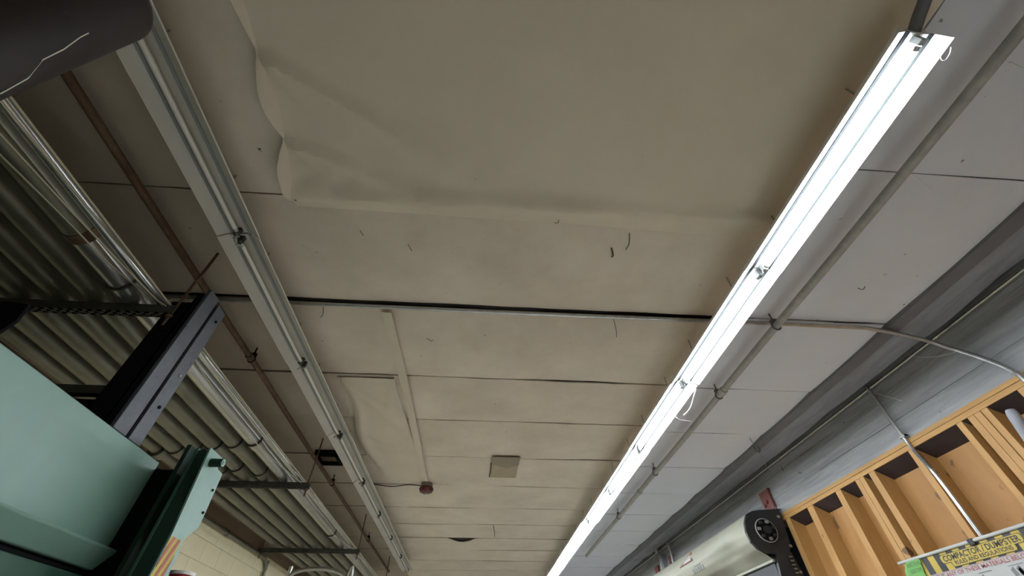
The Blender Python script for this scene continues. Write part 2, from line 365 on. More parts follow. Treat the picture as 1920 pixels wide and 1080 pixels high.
MB().tube(smoothpath(cv, 5), 0.0145, 10).build('conduit_pipe', 'emt', t, smooth=True)
MB().box(3.47, 3.525, 3.0, 3.02, 1.50, 1.52).box(3.474, 3.505, 3.0, 3.06, 1.502, 1.518).build('strap', 'galv', t)
tag(MB().tube([(3.50, YB+0.1, 1.965), (3.50, 2.0, 1.967), (3.50, 6.0, 1.962), (3.50, 12.5, 1.965)], 0.011, 8).build('conduit', 'emt', smooth=True), 'long thin conduit along the top of the right wall', 'conduit')

# ================================================================== plastic sheets on the ceiling
tacks = [(-1.05, -0.35), (-1.035, 0.60), (-1.045, 0.985), (-1.12, 1.345)]
def sheet_z(x, y):
    z = CZ - 0.045
    for (tx, ty), ang, L, a in ((tacks[1], 0.55, 1.2, 0.020), (tacks[1], 0.95, 0.6, 0.010), (tacks[2], 0.42, 1.0, 0.020), (tacks[2], 0.85, 0.45, 0.010), (tacks[3], -0.05, 0.8, 0.012), (tacks[0], 0.6, 1.2, 0.016)):
        dx, dy = x-tx, y-ty; d = dx*math.cos(ang)+dy*math.sin(ang); p = -dx*math.sin(ang)+dy*math.cos(ang)
        if d > 0: z -= 1.9*a*math.exp(-(p/(0.020+0.06*d))**2)*math.exp(-d/L)*min(1, d/0.05)
    z -= 0.038*math.exp(-((y-1.285)/0.05)**2)*(0.7+0.5*noise.noise(Vector((x*1.6, 1, 0))))
    z += 0.016*noise.noise(Vector((x*0.8, y*0.8, 9))) + 0.004*noise.noise(Vector((x*3, y*4, 5)))
    t = max(0, 1 - abs(y-1.20)/0.25)
    z += 0.011*t*noise.noise(Vector((x*9+y*6, y*7, 1)))
    return z
def left_edge(y):
    # scalloped between the tacks
    ys = [-1.6] + [t[1] for t in tacks]; xs = [-1.05] + [t[0] for t in tacks]
    for a in range(len(ys)-1):
        if y <= ys[a+1] or a == len(ys)-2:
            t = (y-ys[a])/(ys[a+1]-ys[a]); t = min(max(t, 0), 1)
            return xs[a]+(xs[a+1]-xs[a])*t + 0.022*math.sin(math.pi*t)*(1 if a < 3 else .6), math.sin(math.pi*t)
def sheet_fn(u, v):
    y = -1.6 + (1.405+1.6)*v
    xe, sag = left_edge(min(y, 1.345)); x0 = xe; x1 = 1.76
    yb = 0.0
    if u < 0.0001: pass
    x = x0 + (x1-x0)*(u**1.25)
    yy = y + (0.035*(x+1.1)/2.6 + 0.012*noise.noise(Vector((x*1.2, 3, 3))))*max(0, (v-0.8)/0.2)
    z = sheet_z(x, yy)
    if v > 0.965: z = z + (CZ-0.006 - z)*((v-0.965)/0.035)*0.9
    e = math.exp(-(x-x0)/0.03); z -= 0.012*e*sag
    return (x, yy, z)
t = thing('plastic_sheet', (0.2, 0, CZ-0.02), 'large off-white plastic sheet tacked over the near ceiling', 'sheet')
MB().grid(sheet_fn, 90, 110, thick=(0, 0, 0.003)).build('sheet_body', 'sheet', t, smooth=True)
def flap_fn(u, v):
    y = -1.6 + (1.345+1.6)*v; xe, sag = left_edge(y)
    w = 0.006 + 0.065*sag*(0.75+0.5*noise.noise(Vector((y*3, 2, 2))))
    return (xe + 0.004 - w*u, y, sheet_z(xe, y) - 0.012*sag - 0.055*u*sag*(1.1 - 0.35*u) )
MB().grid(flap_fn, 5, 120, thick=(0, 0, 0.003)).build('loose_edge', 'sheet', t, smooth=True)
for tx, ty in tacks:
    MB().tube([(tx+0.02, ty, CZ-0.040), (tx+0.02, ty, CZ-0.004)], 0.006, 8).build('tack', 'cable_dark', t)

# second sheet hanging beside the dark light row
def sheet2_fn(u, v):
    y = 3.19 + (5.58-3.19)*v
    xa = -1.30 + 0.05*math.sin(v*9) ; xb = -0.80 + 0.09*v
    x = xa + (xb-xa)*u
    z = CZ - 0.02
    for (px, py), ang, a in (((-1.25, 3.22), 1.15, .016), ((-1.25, 3.22), 0.85, .012), ((-0.85, 3.3), 1.75, .008), ((-1.2, 4.3), 0.8, .018), ((-1.2, 4.55), 0.6, .012), ((-1.25, 5.0), 0.35, .012)):
        dx, dy = x-px, y-py; d = dx*math.cos(ang)+dy*math.sin(ang); p = -dx*math.sin(ang)+dy*math.cos(ang)
        if d > 0: z -= a*math.exp(-(p/(0.02+0.04*d))**2)*math.exp(-d/1.2)
    z -= 0.035*math.exp(-((u-0.12)/0.10)**2)*math.sin(math.pi*min(1, v*1.05))**0.5
    z += 0.006*noise.noise(Vector((x*5, y*3, 4)))
    if v < 0.03: z += 0.01
    return (x, y, z)
tag(MB().grid(sheet2_fn, 36, 70, thick=(0, 0, 0.003)).build('plastic_sheet', 'sheet', smooth=True, loc=(-1.0, 4.4, CZ-0.02)), 'creased plastic sheet sagging beside the dark light row', 'sheet')
# taped joint that runs along the ceiling
def tape_fn(u, v):
    y = 2.27 + (5.55-2.27)*v; x = -0.735 + 0.01*math.sin(v*5) + 0.02*v*2 + (u-0.5)*0.075
    return (x, y, CZ - 0.030 + 0.005*noise.noise(Vector((y*1.5, u, 2))) - 0.006*math.sin(math.pi*u) - (0.006 if u > 0.9 else 0))
tag(MB().grid(tape_fn, 6, 90, thick=(0, 0, 0.004)).build('joint_tape', 'sheet', smooth=True, loc=(-0.7, 5, CZ-0.03)), 'off-white tape strip running lengthwise along the ceiling panels', 'tape')

# ================================================================== small things on the ceiling
c0 = P(800, 912, 2, CZ-0.04)
t = thing('alarm_device', (c0.x, c0.y, CZ), 'small dark red round alarm device on the ceiling', 'alarm')
MB().tube([(c0.x, c0.y, CZ+0.0), (c0.x, c0.y, CZ-0.055)], 0.075, 18).build('base', 'grey_plastic', t, smooth=True)
MB().tube([(c0.x, c0.y, CZ-0.055), (c0.x, c0.y, CZ-0.075), (c0.x, c0.y, CZ-0.11), (c0.x, c0.y, CZ-0.125)], 0.09, 18, rs=[.085, .095, .08, .04]).build('dome', 'red_dev', t, smooth=True)
MB().tube([(c0.x, c0.y, CZ-0.12), (c0.x, c0.y, CZ-0.15)], 0.022, 10).build('lens', 'white_plastic', t, smooth=True)
wp = [P(662, 903, 2, 1.985), P(700, 908, 2, 1.975), P(735, 912, 2, 1.97), P(765, 909, 2, 1.975), (c0.x-.06, c0.y, 1.965)]
tag(MB().tube(smoothpath(wp), 0.006, 6).build('alarm_cable', 'cable_dark'), 'thin dark cable running to the red alarm device', 'cable')
t = thing('cardboard_patch', (0.28, 5.05, CZ), 'square tan patch taped to the ceiling panels', 'patch')
za = CZ-0.026
MB().box(0.125, 0.45, 4.76, 5.39, za, za+0.006).build('lower_board', 'cardboard', t)
MB().prism([(0.125, 4.75, za-0.001), (0.455, 4.75, za-0.001), (0.452, 4.97, za-0.001), (0.31, 5.07, za-0.001), (0.13, 4.95, za-0.001)], (0, 0, -0.006)).build('upper_flap', 'cardboard_dark', t)
tag(MB().tube(smoothpath([(0.118, 4.93, za-.004), (0.122, 5.1, za-.006), (0.112, 5.36, za-.004)]), 0.007, 6).build('dark_cord', 'cable_dark'), 'short dark cord hanging at the edge of the tan patch', 'cord')
# hanging bits of string, hooks and nails
def bit(px, py, px2, py2, r, label, m='cable_dark', name='torn_shred'):
    a = P(px, py, 2, CZ-0.02); b = P(px2, py2, 2, CZ-0.022); mid = (a+b)/2 + Vector((0.01, 0.01, -0.012))
    tag(MB().tube(smoothpath([a, mid, b], 4), r*0.5, 5).build(name, m), label, 'debris', 'dark shreds stuck to the ceiling')
bit(1180, 437, 1173, 468, .006, 'dark web shred under the rim of the big plastic sheet')
bit(1146, 465, 1147, 482, .010, 'dark web knot left of the web shred under the big sheet')
bit(1150, 598, 1156, 632, .005, 'dark shred hanging below the conduit seam near the bright row')
bit(606, 575, 600, 595, .005, 'dark shred below the conduit seam near the dark row')
bit(925, 985, 927, 1006, .010, 'dark shred on the far ceiling right of the torn hole')
bit(765, 458, 772, 470, .004, 'short dark curl on the panel under the big sheet')
bit(675, 432, 680, 440, .004, 'tiny dark curl on the panel near the dark row')
bit(800, 634, 812, 637, .004, 'tiny dark curl between the tape strip and the conduit seam')
bit(1608, 540, 1622, 537, .005, 'small dark scratch mark on the right ceiling panel')
bit(1040, 418, 1048, 406, .004, 'row of dark specks near the rim of the big sheet')
bit(935, 398, 945, 394, .004, 'dark fleck along the rim of the big sheet')

# junction box left of the dark row
q = P(618, 858, 2, 1.96)
t = thing('junction_box', (q.x, q.y, CZ), 'dark square junction box half hidden behind the dark row', 'box')
MB().box(q.x-0.14, q.x+0.12, q.y-0.12, q.y-0.09, CZ-0.07, CZ).box(q.x-0.14, q.x+0.12, q.y+0.13, q.y+0.16, CZ-0.07, CZ).box(q.x-0.14, q.x-0.11, q.y-0.12, q.y+0.16, CZ-0.07, CZ).box(q.x+0.09, q.x+0.12, q.y-0.12, q.y+0.16, CZ-0.07, CZ).build('box_sides', 'black', t)
MB().box(q.x-0.11, q.x+0.09, q.y-0.09, q.y+0.13, CZ-0.03, CZ-0.02).build('cover', 'rust', t)

# ================================================================== tube bank on trapeze struts
TZ, TR = 1.588, 0.060
strut_y = [1.80, 4.42, 7.03, 9.65]
def strut_thing(y, x0, x1, label):
    t = thing('trapeze_strut', (x1, y, 1.5), label, 'strut', 'trapeze struts under the tubes')
    h, w = 0.026, 0.042
    MB().box(x0, x1, y-w/2, y-w/2+0.004, 1.5-h, 1.5+h).box(x0, x1, y+w/2-0.004, y+w/2, 1.5-h, 1.5+h).build('side_web', 'strut', t)
    # slotted underside
    n = int((x1-x0)/0.05); m = MB()
    for i in range(n+1):
        xa = x0 + (x1-x0)*i/(n+1)
        m.box(xa, xa+0.026, y-w/2, y+w/2, 1.5-h-0.003, 1.5-h)
    m.box(x0, x1, y-w/2, y-0.008, 1.5-h-0.003, 1.5-h).box(x0, x1, y+0.008, y+w/2, 1.5-h-0.003, 1.5-h)
    m.build('slotted_face', 'strut', t)
    for xx in (x1-0.02, x0+0.03):
        MB().tube([(xx, y, 1.40), (xx, y, CZ+0.04)], 0.008, 8).build('threaded_rod', 'rust', t)
        MB().tube([(xx, y, 1.465-0.01), (xx, y, 1.465+0.005)], 0.018, 6).build('nut', 'rust', t)
    return t
names = ['nearest perforated strut under the tube bank, beside the dark upright post', 'middle strut under the tube bank, beyond the green machine', 'far strut under the tube bank above the arched conduit', 'farthest strut under the tube bank']
for i, y in enumerate(strut_y): strut_thing(y, XL+0.03, -1.70, names[i])
for i in range(6):
    x = -1.965 - 0.187*i
    if i == 0:
        t = thing('conduit_tube', (x, -1.5, TZ), 'shiny outermost large metal tube of the bank', 'tube', 'large tubes on the struts')
    else:
        t = thing('conduit_tube', (x, -1.5, TZ), 'large dusty metal tube, %s from the outer edge of the bank' % ORD[i], 'tube', 'large tubes on the struts')
    yb = 11.0
    if i == 0:
        MB().tube([(x, -1.5, TZ), (x, 1.36, TZ)], TR, 20).build('tube_body', 'tube_dirty', t, smooth=True)
        MB().tube([(x, 1.36, TZ), (x, yb, TZ)], TR, 20).build('tube_body', 'tube_clean', t, smooth=True)
        MB().tube([(x, 1.32, TZ), (x, 1.37, TZ)], TR+0.005, 20).build('coupling', 'rust', t, smooth=True)
        cs = [1.72, 3.62, 6.4]
    else:
        MB().tube([(x, -1.5, TZ), (x, yb, TZ)], TR if i < 5 else TR*0.8, 20).build('tube_body', 'tube_dirty', t, smooth=True)
        cs = [3.62+0.05*i, 4.2+0.1*(i % 2)]
    for y in cs:
        MB().tube([(x, y-0.05, TZ), (x, y+0.05, TZ)], TR+0.007, 20).build('coupling', 'tube_dirty' if i else 'tube_clean', t, smooth=True)
        MB().tube([(x, y-0.055, TZ), (x, y-0.045, TZ)], TR+0.012, 20).build('coupling_ring', 'strut', t, smooth=True)
t = thing('thin_conduit', (-1.82, -1.5, 1.56), 'thin shiny conduit along the outer edge of the tube bank', 'conduit')
MB().tube([(-1.808, -1.5, 1.552), (-1.808, 11.0, 1.556)], 0.023, 14).build('conduit_pipe', 'emt', t, smooth=True)
MB().tube([(-1.785, 1.79, 1.56), (-1.78, 1.80, 1.585), (-1.80, 1.81, 1.60)], 0.008, 8).build('clamp', 'galv', t)
# cables tied to the strut ends
def sag_path(x, z0, sags, y0=-1.5):
    pts = []
    ys = [y0] + strut_y + [11.0]
    for a in range(len(ys)-1):
        for k in range(10):
            u = k/10; y = ys[a] + (ys[a+1]-ys[a])*u
            pts.append((x + sags[1]*math.sin(math.pi*u), y, z0 - sags[0]*4*u*(1-u)))
    pts.append((x, ys[-1], z0)); return pts
for k, (dx, dz, sg, r, lb) in enumerate([(-0.0, 0.03, (-.015, -.02), .006, 'cream cable along the strut ends, outermost'), (-0.012, 0.045, (.02, -.04), .005, 'cream cable just inside the outermost cable'), (-0.03, 0.02, (.05, -.065), .004, 'slack cream cable drooping behind the outer cables')]):
    tag(MB().tube(sag_path(-1.745+dx, 1.50+dz, sg), r, 6).build('cable', 'cable_cream', smooth=True), lb, 'cable', 'cream cables along the tube bank')
pw = [P(0, 290, 2, 1.50), P(120, 408, 2, 1.50), P(200, 490, 2, 1.505), P(260, 540, 2, 1.51), P(318, 578, 2, 1.52)]
tag(MB().tube([(pw[0]+(pw[0]-pw[1])*0.8)] + smoothpath(pw), 0.0035, 6).build('wire', 'cable_cream'), 'loose pale wire crossing under the tubes to the near strut end', 'wire')

# pipe on the left wall and arched flexible conduit
lp = [(XL+0.04, 3.5, 1.447), (XL+0.04, 5.4, 1.447), (XL+0.04, 7.05, 1.457), (XL+0.04, 7.32, 1.437), (XL+0.04, 7.42, 1.36), (XL+0.04, 7.44, 1.2), (XL+0.04, 7.44, FLOOR)]
t = thing('wall_pipe', (XL+0.04, 7.44, FLOOR), 'grey pipe along the cream left wall bending down at its far end', 'pipe')
MB().tube(smoothpath(lp, 5), 0.024, 10).build('pipe_body', 'tube_dirty', t, smooth=True)
for y in (5.15, 6.0): MB().tube([(XL+0.04, y-.04, 1.448), (XL+0.04, y+.04, 1.450)], 0.032, 10).build('coupling', 'tube_dirty', t, smooth=True)
YA = 6.6
ap = [P(535, 1100, 1, YA), P(541, 1082, 1, YA), P(556, 1072, 1, YA), P(580, 1067, 1, YA), P(610, 1067, 1, YA), P(632, 1072, 1, YA), P(648, 1082, 1, YA), P(655, 1100, 1, YA)]
ap = [Vector((ap[0].x-.02, YA, FLOOR))] + ap + [Vector((ap[-1].x+.03, YA, FLOOR))]
tag(MB().tube(smoothpath(ap, 6), 0.024, 10).build('flexible_conduit', 'tube_clean', smooth=True), 'arched grey conduit below the far end of the tube bank', 'conduit')

# ================================================================== dark brown post top left
t = thing('brown_post', (-1.03, 0.30, FLOOR), 'dark brown post with rounded top at the upper left corner', 'post')
px_, py_ = -1.005, 0.292; zt = 1.302; rr = 0.092
prof = [(FLOOR, rr), (zt-0.045, rr), (zt-0.03, rr*0.985), (zt-0.012, rr*0.9), (zt-0.003, rr*0.75), (zt, rr*0.5)]
MB().tube([(px_, py_, z) for z, r in prof], rr, 32, rs=[r for z, r in prof]).build('post_body', 'brown_post', t, smooth=True)
m = MB(); pts = []
for (ax, ay) in ((0, 176), (52, 147), (80, 112), (120, 92), (150, 70), (166, 62)):
    d = P(ax, ay, 2, 1.0); # meet the post surface
    best = None
    for s in range(400):
        q = d*(0.6 + s*0.003)
        if (q.x-px_)**2 + (q.y-py_)**2 < (rr+0.001)**2: best = q; break
    if best is not None: pts.append(best)
if len(pts) > 1: m.tube(pts, 0.0012, 5).build('scratch_line', 'web', t)

# ================================================================== green baler on the left
XF = -1.6
bal = thing('baler', (-1.9, 1.5, FLOOR), 'large green steel baler cabinet at the lower left', 'machine')
MB().box(-2.75, XF, 0.35, 2.18, 0.44, 0.835).build('upper_body', 'green', bal, bevel=0.004)
MB().prism([(-2.75, 0.35, 0.458), (XF+0.045, 0.35, 0.458), (XF+0.045, 0.35, 0.450), (XF-0.010, 0.35, 0.385), (-2.75, 0.35, 0.385)], (0, 1.985, 0)).build('cross_beam', 'green', bal, bevel=0.004)
MB().box(-2.75, XF-0.03, 0.35, 2.30, 0.36, 0.385).build('door_gap', 'black', bal)
MB().box(-2.75, XF-0.008, 0.35, 2.32, FLOOR, 0.360).build('door', 'green_mid', bal, bevel=0.004)
MB().box(-2.75, XF-0.03, 2.18, 2.60, FLOOR, 0.83).build('recess_shade', 'black', bal)  # black box standing in for the shaded recess beside the upright
# flanged upright in front of the cabinet: dark web facing the camera, light face with notches
XC = -1.30
f = [P(396, 839, 0, XC), P(418, 860, 0, XC), P(408, 879, 0, XC), P(417, 889, 0, XC), P(384, 964, 0, XC), P(372, 990, 0, XC), P(346, 1010, 0, XC), P(324, 1062, 0, XC)]
yl = f[0].y; yl2 = P(324, 998, 0, XC).y
front = f[:] + [Vector((XC, f[-1].y-0.005, 0.2)), Vector((XC, f[-1].y-0.005, FLOOR)), Vector((XC, yl2-0.02, FLOOR)), Vector((XC, yl2-0.005, 0.3)), Vector((XC, yl2, 0.5))]
fl = MB(); fl.prism(front, (-0.008, 0, 0)); face = fl.build('front_flange', 'green', bal)
MB().box(-1.372, XC-0.006, yl2-0.006, yl2+0.008, FLOOR, f[0].z).build('upright_web', 'green_dark', bal)  # dark green paint carries the shade on this side face
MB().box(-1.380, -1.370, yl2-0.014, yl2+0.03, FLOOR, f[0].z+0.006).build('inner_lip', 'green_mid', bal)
MB().box(-1.46, -1.44, 2.10, 2.16, FLOOR, 0.895).box(-1.50, -1.40, 2.16, 2.175, FLOOR, 0.90).build('rear_channel', 'green_dark', bal)
MB().box(XF-0.03, -1.37, 2.175, 2.25, FLOOR, 0.80).build('channel_tie', 'black', bal)
pc = P(398, 870, 0, XC)
pin = MB().tube([(XC-0.004, pc.y-0.015, pc.z), (XC+0.055, pc.y-0.015, pc.z)], 0.019, 16).build('pin', 'green_dark', bal, smooth=True)
MB().tube([(XC+0.055, pc.y-0.015, pc.z), (XC+0.059, pc.y-0.015, pc.z)], 0.017, 16).tube([(XC+0.059, pc.y-0.015, pc.z), (XC+0.062, pc.y-0.015, pc.z)], 0.009, 12).build('pin_end', 'green', pin, smooth=True)
for (ax, ay) in ((399, 920), (381, 962)):
    b = P(ax, ay, 0, XC); MB().tube([(XC-0.001, b.y-0.006, b.z), (XC+0.005, b.y-0.006, b.z)], 0.006, 8).build('bolt', 'black', bal)
b = P(364, 984, 0, XC-0.02); MB().box(XC-0.045, XC-0.009, b.y-0.012, b.y+0.016, b.z-0.02, b.z+0.02).build('latch_block', 'white_plastic', bal, bevel=0.003)
# hazard sticker: diagonal bars of yellow and red
zs1 = P(328, 1005, 0, XC).z; ya0 = yl2+0.002; yb0 = P(341, 1014, 0, XC).y - 0.004; zs0 = 0.16
st = MB().box(XC, XC+0.001, ya0, yb0, zs0, zs1-0.005).build('hazard_sticker', 'sticker_yellow', bal)
wS = yb0-ya0
for k in range(-5, 7):
    # steep red bars: y rises with z at a fixed slope, clipped to the sticker
    slope = 0.30; za_, zb_ = zs0, zs1-0.005; off = ya0 + k*wS*0.48
    bar = []
    for zz in [za_ + (zb_-za_)*q/12 for q in range(13)]:
        y0_ = off + slope*(zz-za_); y1_ = y0_ + wS*0.22
        y0c, y1c = max(y0_, ya0), min(y1_, yb0)
        if y1c - y0c > 0.001: bar.append((y0c, y1c, zz))
    if len(bar) > 1:
        poly = [(XC+0.0014, a, z) for a, b, z in bar] + [(XC+0.0014, b, z) for a, b, z in reversed(bar)]
        MB().prism(poly, (0.0006, 0, 0)).build('red_bar', 'sticker_red', st)
# upright dark guide post on top of the machine
pa = P(398, 548, 0, XF); pb = P(422, 585, 0, XF); zt_ = 1.665
MB().box(XF-0.02, XF, 1.800, 1.892, 0.836, zt_+0.01).build('guide_rail', 'steel_blue', bal, bevel=0.003)
MB().box(XF-0.02, XF, 1.914, 2.000, 0.836, zt_-0.005).build('guide_rail', 'steel_blue', bal, bevel=0.003)
MB().box(XF-0.06, XF-0.022, 1.800, 1.99, 0.836, zt_-0.03).build('rail_web', 'black', bal)
MB().box(XF-0.16, XF-0.05, 1.80, 1.84, 0.836, 1.57).build('rail_back', 'black', bal)
for z in (1.57, 1.20, 1.02):
    MB().tube([(XF-0.001, 1.965, z), (XF+0.004, 1.965, z)], 0.009, 8).build('bolt_hole', 'black' if z != 1.20 else 'galv', bal)
# cross bar and brace behind the post
yb_ = 1.93
ca = P(130, 737, 1, yb_); cb = P(265, 737, 1, yb_)
MB().box(-2.75, XF-0.05, yb_-0.02, yb_+0.02, cb.z-0.02, cb.z+0.025).build('cross_bar', 'strut', bal)
d0 = P(150, 808, 1, yb_); d1 = P(262, 742, 1, yb_)
MB().prism([d0+Vector((0,0,-.02)), d1+Vector((0,0,-.02)), d1+Vector((0,0,.03)), d0+Vector((0,0,.03))], (0, 0.03, 0)).build('brace', 'strut', bal)
MB().box(-2.70, XF-0.04, yb_+0.04, yb_+0.06, 0.80, cb.z-0.02).build('back_plate', 'black', bal)
# dark bracket at the left edge of the frame
k0 = [P(-60, 560, 1, 1.25), P(22, 566, 1, 1.25), P(54, 571, 1, 1.25), P(30, 600, 1, 1.25), P(-60, 660, 1, 1.25)]
br = MB().prism(k0, (0, 0.012, 0)).box(k0[0].x-0.30, k0[0].x-0.06, 1.22, 1.32, 0.80, k0[0].z+0.02).build('ram_bracket', 'black', bal)
# red beacon
rc = P(338, 1082, 1, 2.45)
t = thing('beacon', (rc.x, rc.y, FLOOR), 'red beacon with pale rim beside the striped sticker', 'beacon')
MB().tube([(rc.x, rc.y, rc.z-0.10), (rc.x, rc.y, rc.z-0.02), (rc.x, rc.y, rc.z+0.005)], 0.05, 18, rs=[.045, .05, .046]).build('lens', 'red_bright', t, smooth=True)
MB().tube([(rc.x, rc.y, rc.z+0.005), (rc.x, rc.y, rc.z+0.018)], 0.058, 18).build('rim', 'white_plastic', t, smooth=True)
MB().tube([(rc.x, rc.y, FLOOR), (rc.x, rc.y, rc.z-0.10)], 0.02, 10).build('stand', 'strut', t, smooth=True)

# ================================================================== timber stud frame on the right
XW, XP = 3.50, 3.655
fr = thing('stud_frame', (3.58, 2.5, FLOOR), 'open timber stud frame with plywood backing on the right wall', 'wall frame')
Y0, Y1 = -0.4, 5.0
for ya, yb2, za, zb in ((Y0, 5.0, 1.452, 1.484), (Y0, 5.0, 1.412, 1.449)):
    MB().box(XW-0.002*(za < 1.43), XW+0.06, ya, yb2, za, zb).build('top_plate', 'woodplate', fr, bevel=0.002)
spx = [(1473, 1480), (1513, 1523), (1566, 1575), (1603, 1610), (1610.5, 1618), (1628, 1638), (1702, 1712), (1792, 1802), (1813, 1824.5), (1825, 1836.5), (1838, 1849), (1906, 1920)]
studs = []
def yat(px): # along the underside of the top plate
    lo, hi = 0.5, 6.0
    for _ in range(50):
        mid = (lo+hi)/2; q = Vector((XW, mid, 1.412)); sx = 960 + FPX*q.dot(CR)/q.dot(CF)
        if sx > px: lo = mid
        else: hi = mid
    return mid
for a, b in spx:
    studs.append((yat(b), yat(a)))
y = studs[-1][0] - 0.45
while y > Y0+0.1: studs.append((y-0.04, y)); y -= 0.42
for k, (ya, yb2) in enumerate(studs):
    MB().box(XW, XP, ya, yb2, FLOOR, 1.412).build('stud', 'wood', fr, bevel=0.002)
# plywood panels behind each bay
ss = sorted(studs)
for a, b in zip(ss, ss[1:]):
    if b[0]-a[1] > 0.03:
        MB().box(XP-0.012, XP-0.002, a[1]-0.01, b[0]+0.01, FLOOR, 1.338+0.01*((len(bpy.data.objects)*7) % 3 - 1)).build('plywood_panel', 'ply', fr)
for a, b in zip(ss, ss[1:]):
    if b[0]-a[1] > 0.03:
        MB().prism([(XW+0.004, a[1], 1.411), (XW+0.030, a[1], 1.4115), (XP-0.012, a[1], 1.352), (XP-0.012, a[1], 1.334)], (0, b[0]-a[1], 0)).build('shade_filler', 'filler_shade', fr)  # dark sloped filler added for the shade at the top of each bay
# grey pipe end in the nearest bay
g0 = P(1893, 768, 0, 3.44); g1 = P(1935, 830, 0, 3.46)
gd = (g1-g0)
tag(MB().tube([g0-gd*0.02, g0, g0+gd*0.08, g0+gd*0.2, g0+gd*4], 0.03, 14, rs=[.010, .022, .029, .031, .031]).build('grey_pipe', 'trimgrey', smooth=True), 'grey rounded pipe end in front of the nearest stud bay', 'pipe')

# ================================================================== red steel, rolling door hood
def red_angle(y0, z1, label):
    t = thing('steel_column', (3.5, y0, FLOOR), label, 'column', 'red steel angles beside the rolling doors')
    MB().box(3.505, 3.54, y0, y0+0.22, FLOOR, z1).build('wall_leg', 'red_steel', t, bevel=0.003)
    MB().box(3.445, 3.51, y0, y0+0.012, FLOOR, 1.46).box(3.492, 3.51, y0, y0+0.012, 1.46, z1).build('outstanding_leg', 'red_steel', t, bevel=0.002)
    for (yy, zz) in ((0.11, z1-0.13), (0.17, z1-0.155)):
        MB().tube([(3.507, y0+yy, zz), (3.49, y0+yy, zz), (3.483, y0+yy, zz)], 0.02, 10, rs=[.02, .018, .01]).build('bolt_head', 'red_steel', t, smooth=True)
    return t
red_angle(5.02, 1.79, 'red steel angle column between the stud frame and the rolling door hood')
red_angle(8.35, 1.80, 'red steel angle column behind the far part of the hood')
red_angle(9.15, 1.78, 'farthest red steel angle column past the hood end')
YE = 4.93
op = [(1397, 979), (1399, 964), (1410, 958), (1429, 955.5), (1451, 955), (1463, 961), (1481, 1015), (1482, 1037), (1457, 1039), (1439, 1037), (1421, 1028), (1408, 1015), (1399, 996)]
oq = [P(a, b, 1, YE) for a, b in op]
hd = thing('rolling_door', (3.3, 5.0, FLOOR), 'cream rolling door hood with black end plate and hub', 'rolling door')
MB().prism(oq, (0, 0.03, 0)).build('end_plate', 'darkplate', hd)
YH = 9.3
cx_ = sum(q.x for q in oq)/len(oq); cz_ = sum(q.z for q in oq)/len(oq)
left = sorted([q for q in oq], key=lambda q: 0)
def hp(a, b): q = P(a, b, 1, YE); return (q.x, q.z)
hub = P(1436, 995, 1, YE)
R_h = 0.0
prof = [hp(1475, 952), hp(1440, 954), hp(1420, 956), hp(1405, 960), hp(1398, 968), hp(1396, 980), hp(1399, 998), hp(1409, 1017), hp(1422, 1030), hp(1440, 1040), hp(1452, 1048)]
def hood_fn(u, v):
    k = u*(len(prof)-1); i = min(int(k), len(prof)-2); t = k-i
    x = prof[i][0]*(1-t)+prof[i+1][0]*t; z = prof[i][1]*(1-t)+prof[i+1][1]*t
    y = YE+0.03 + (YH-YE-0.03)*v
    # dent near the end plate
    d = math.exp(-((y-5.55)/0.28)**2)*math.exp(-((u-0.72)/0.16)**2)
    x += 0.07*d; z += 0.03*d
    return (x, y, z)
MB().grid(hood_fn, 40, 60, thick=(0.006, 0, 0.003)).build('hood', 'hood', hd, smooth=True)
e = prof[-1]
MB().box(e[0]-0.006, e[0]+0.02, YE+0.03, YH, e[1]-0.018, e[1]+0.004).build('hood_lip', 'hood', hd)
MB().box(e[0]+0.02, e[0]+0.16, YE+0.06, YH, FLOOR, e[1]+0.12).build('curtain', 'curtain', hd)
MB().box(3.40, 3.53, YE+0.05, YE+0.12, FLOOR, hub.z+0.05).build('guide', 'black', hd)
# hub of the end plate
MB().tube([(hub.x, YE, hub.z), (hub.x, YE-0.02, hub.z)], 0.11, 26).build('hub_disc', 'black', hd, smooth=True)
m = MB()
m.tube([(hub.x+0.115*math.cos(a*math.pi/14), YE-0.012, hub.z+0.115*math.sin(a*math.pi/14)) for a in range(29)], 0.008, 6, cap=False)
m.build('hub_ring', 'grey_plastic', hd, smooth=True)
for k2 in range(7):
    a = k2*2*math.pi/7+0.3
    MB().box(hub.x+0.085*math.cos(a)-0.02, hub.x+0.085*math.cos(a)+0.02, YE-0.035, YE-0.02, hub.z+0.085*math.sin(a)-0.016, hub.z+0.085*math.sin(a)+0.016).build('hub_lug', 'galv' if k2 % 2 else 'darkplate', hd, bevel=0.004)
MB().tube([(hub.x, YE-0.02, hub.z), (hub.x, YE-0.05, hub.z)], 0.04, 14).build('shaft', 'darkplate', hd, smooth=True)
for (a, b) in ((1452, 952), (1459, 969), (1482, 1024), (1501, 1073)):
    q = P(a, b, 1, YE-0.01); MB().tube([(q.x, YE+0.005, q.z), (q.x, YE-0.02, q.z)], 0.016, 8).build('plate_bolt', 'galv', hd, smooth=True)
for k2 in range(6):
    q = P(1482+k2*3.2, 1044+k2*7.5, 1, YE-0.02)
    MB().box(q.x-0.018, q.x+0.018, YE-0.03, YE-0.02, q.z-0.006, q.z+0.006).build('chain_link', 'galv', hd)
MB().prism([P(1455, 1038, 1, YE), P(1484, 1036, 1, YE), P(1530, 1120, 1, YE), P(1475, 1120, 1, YE)], (0, 0.04, 0)).build('gear_housing', 'darkplate', hd)
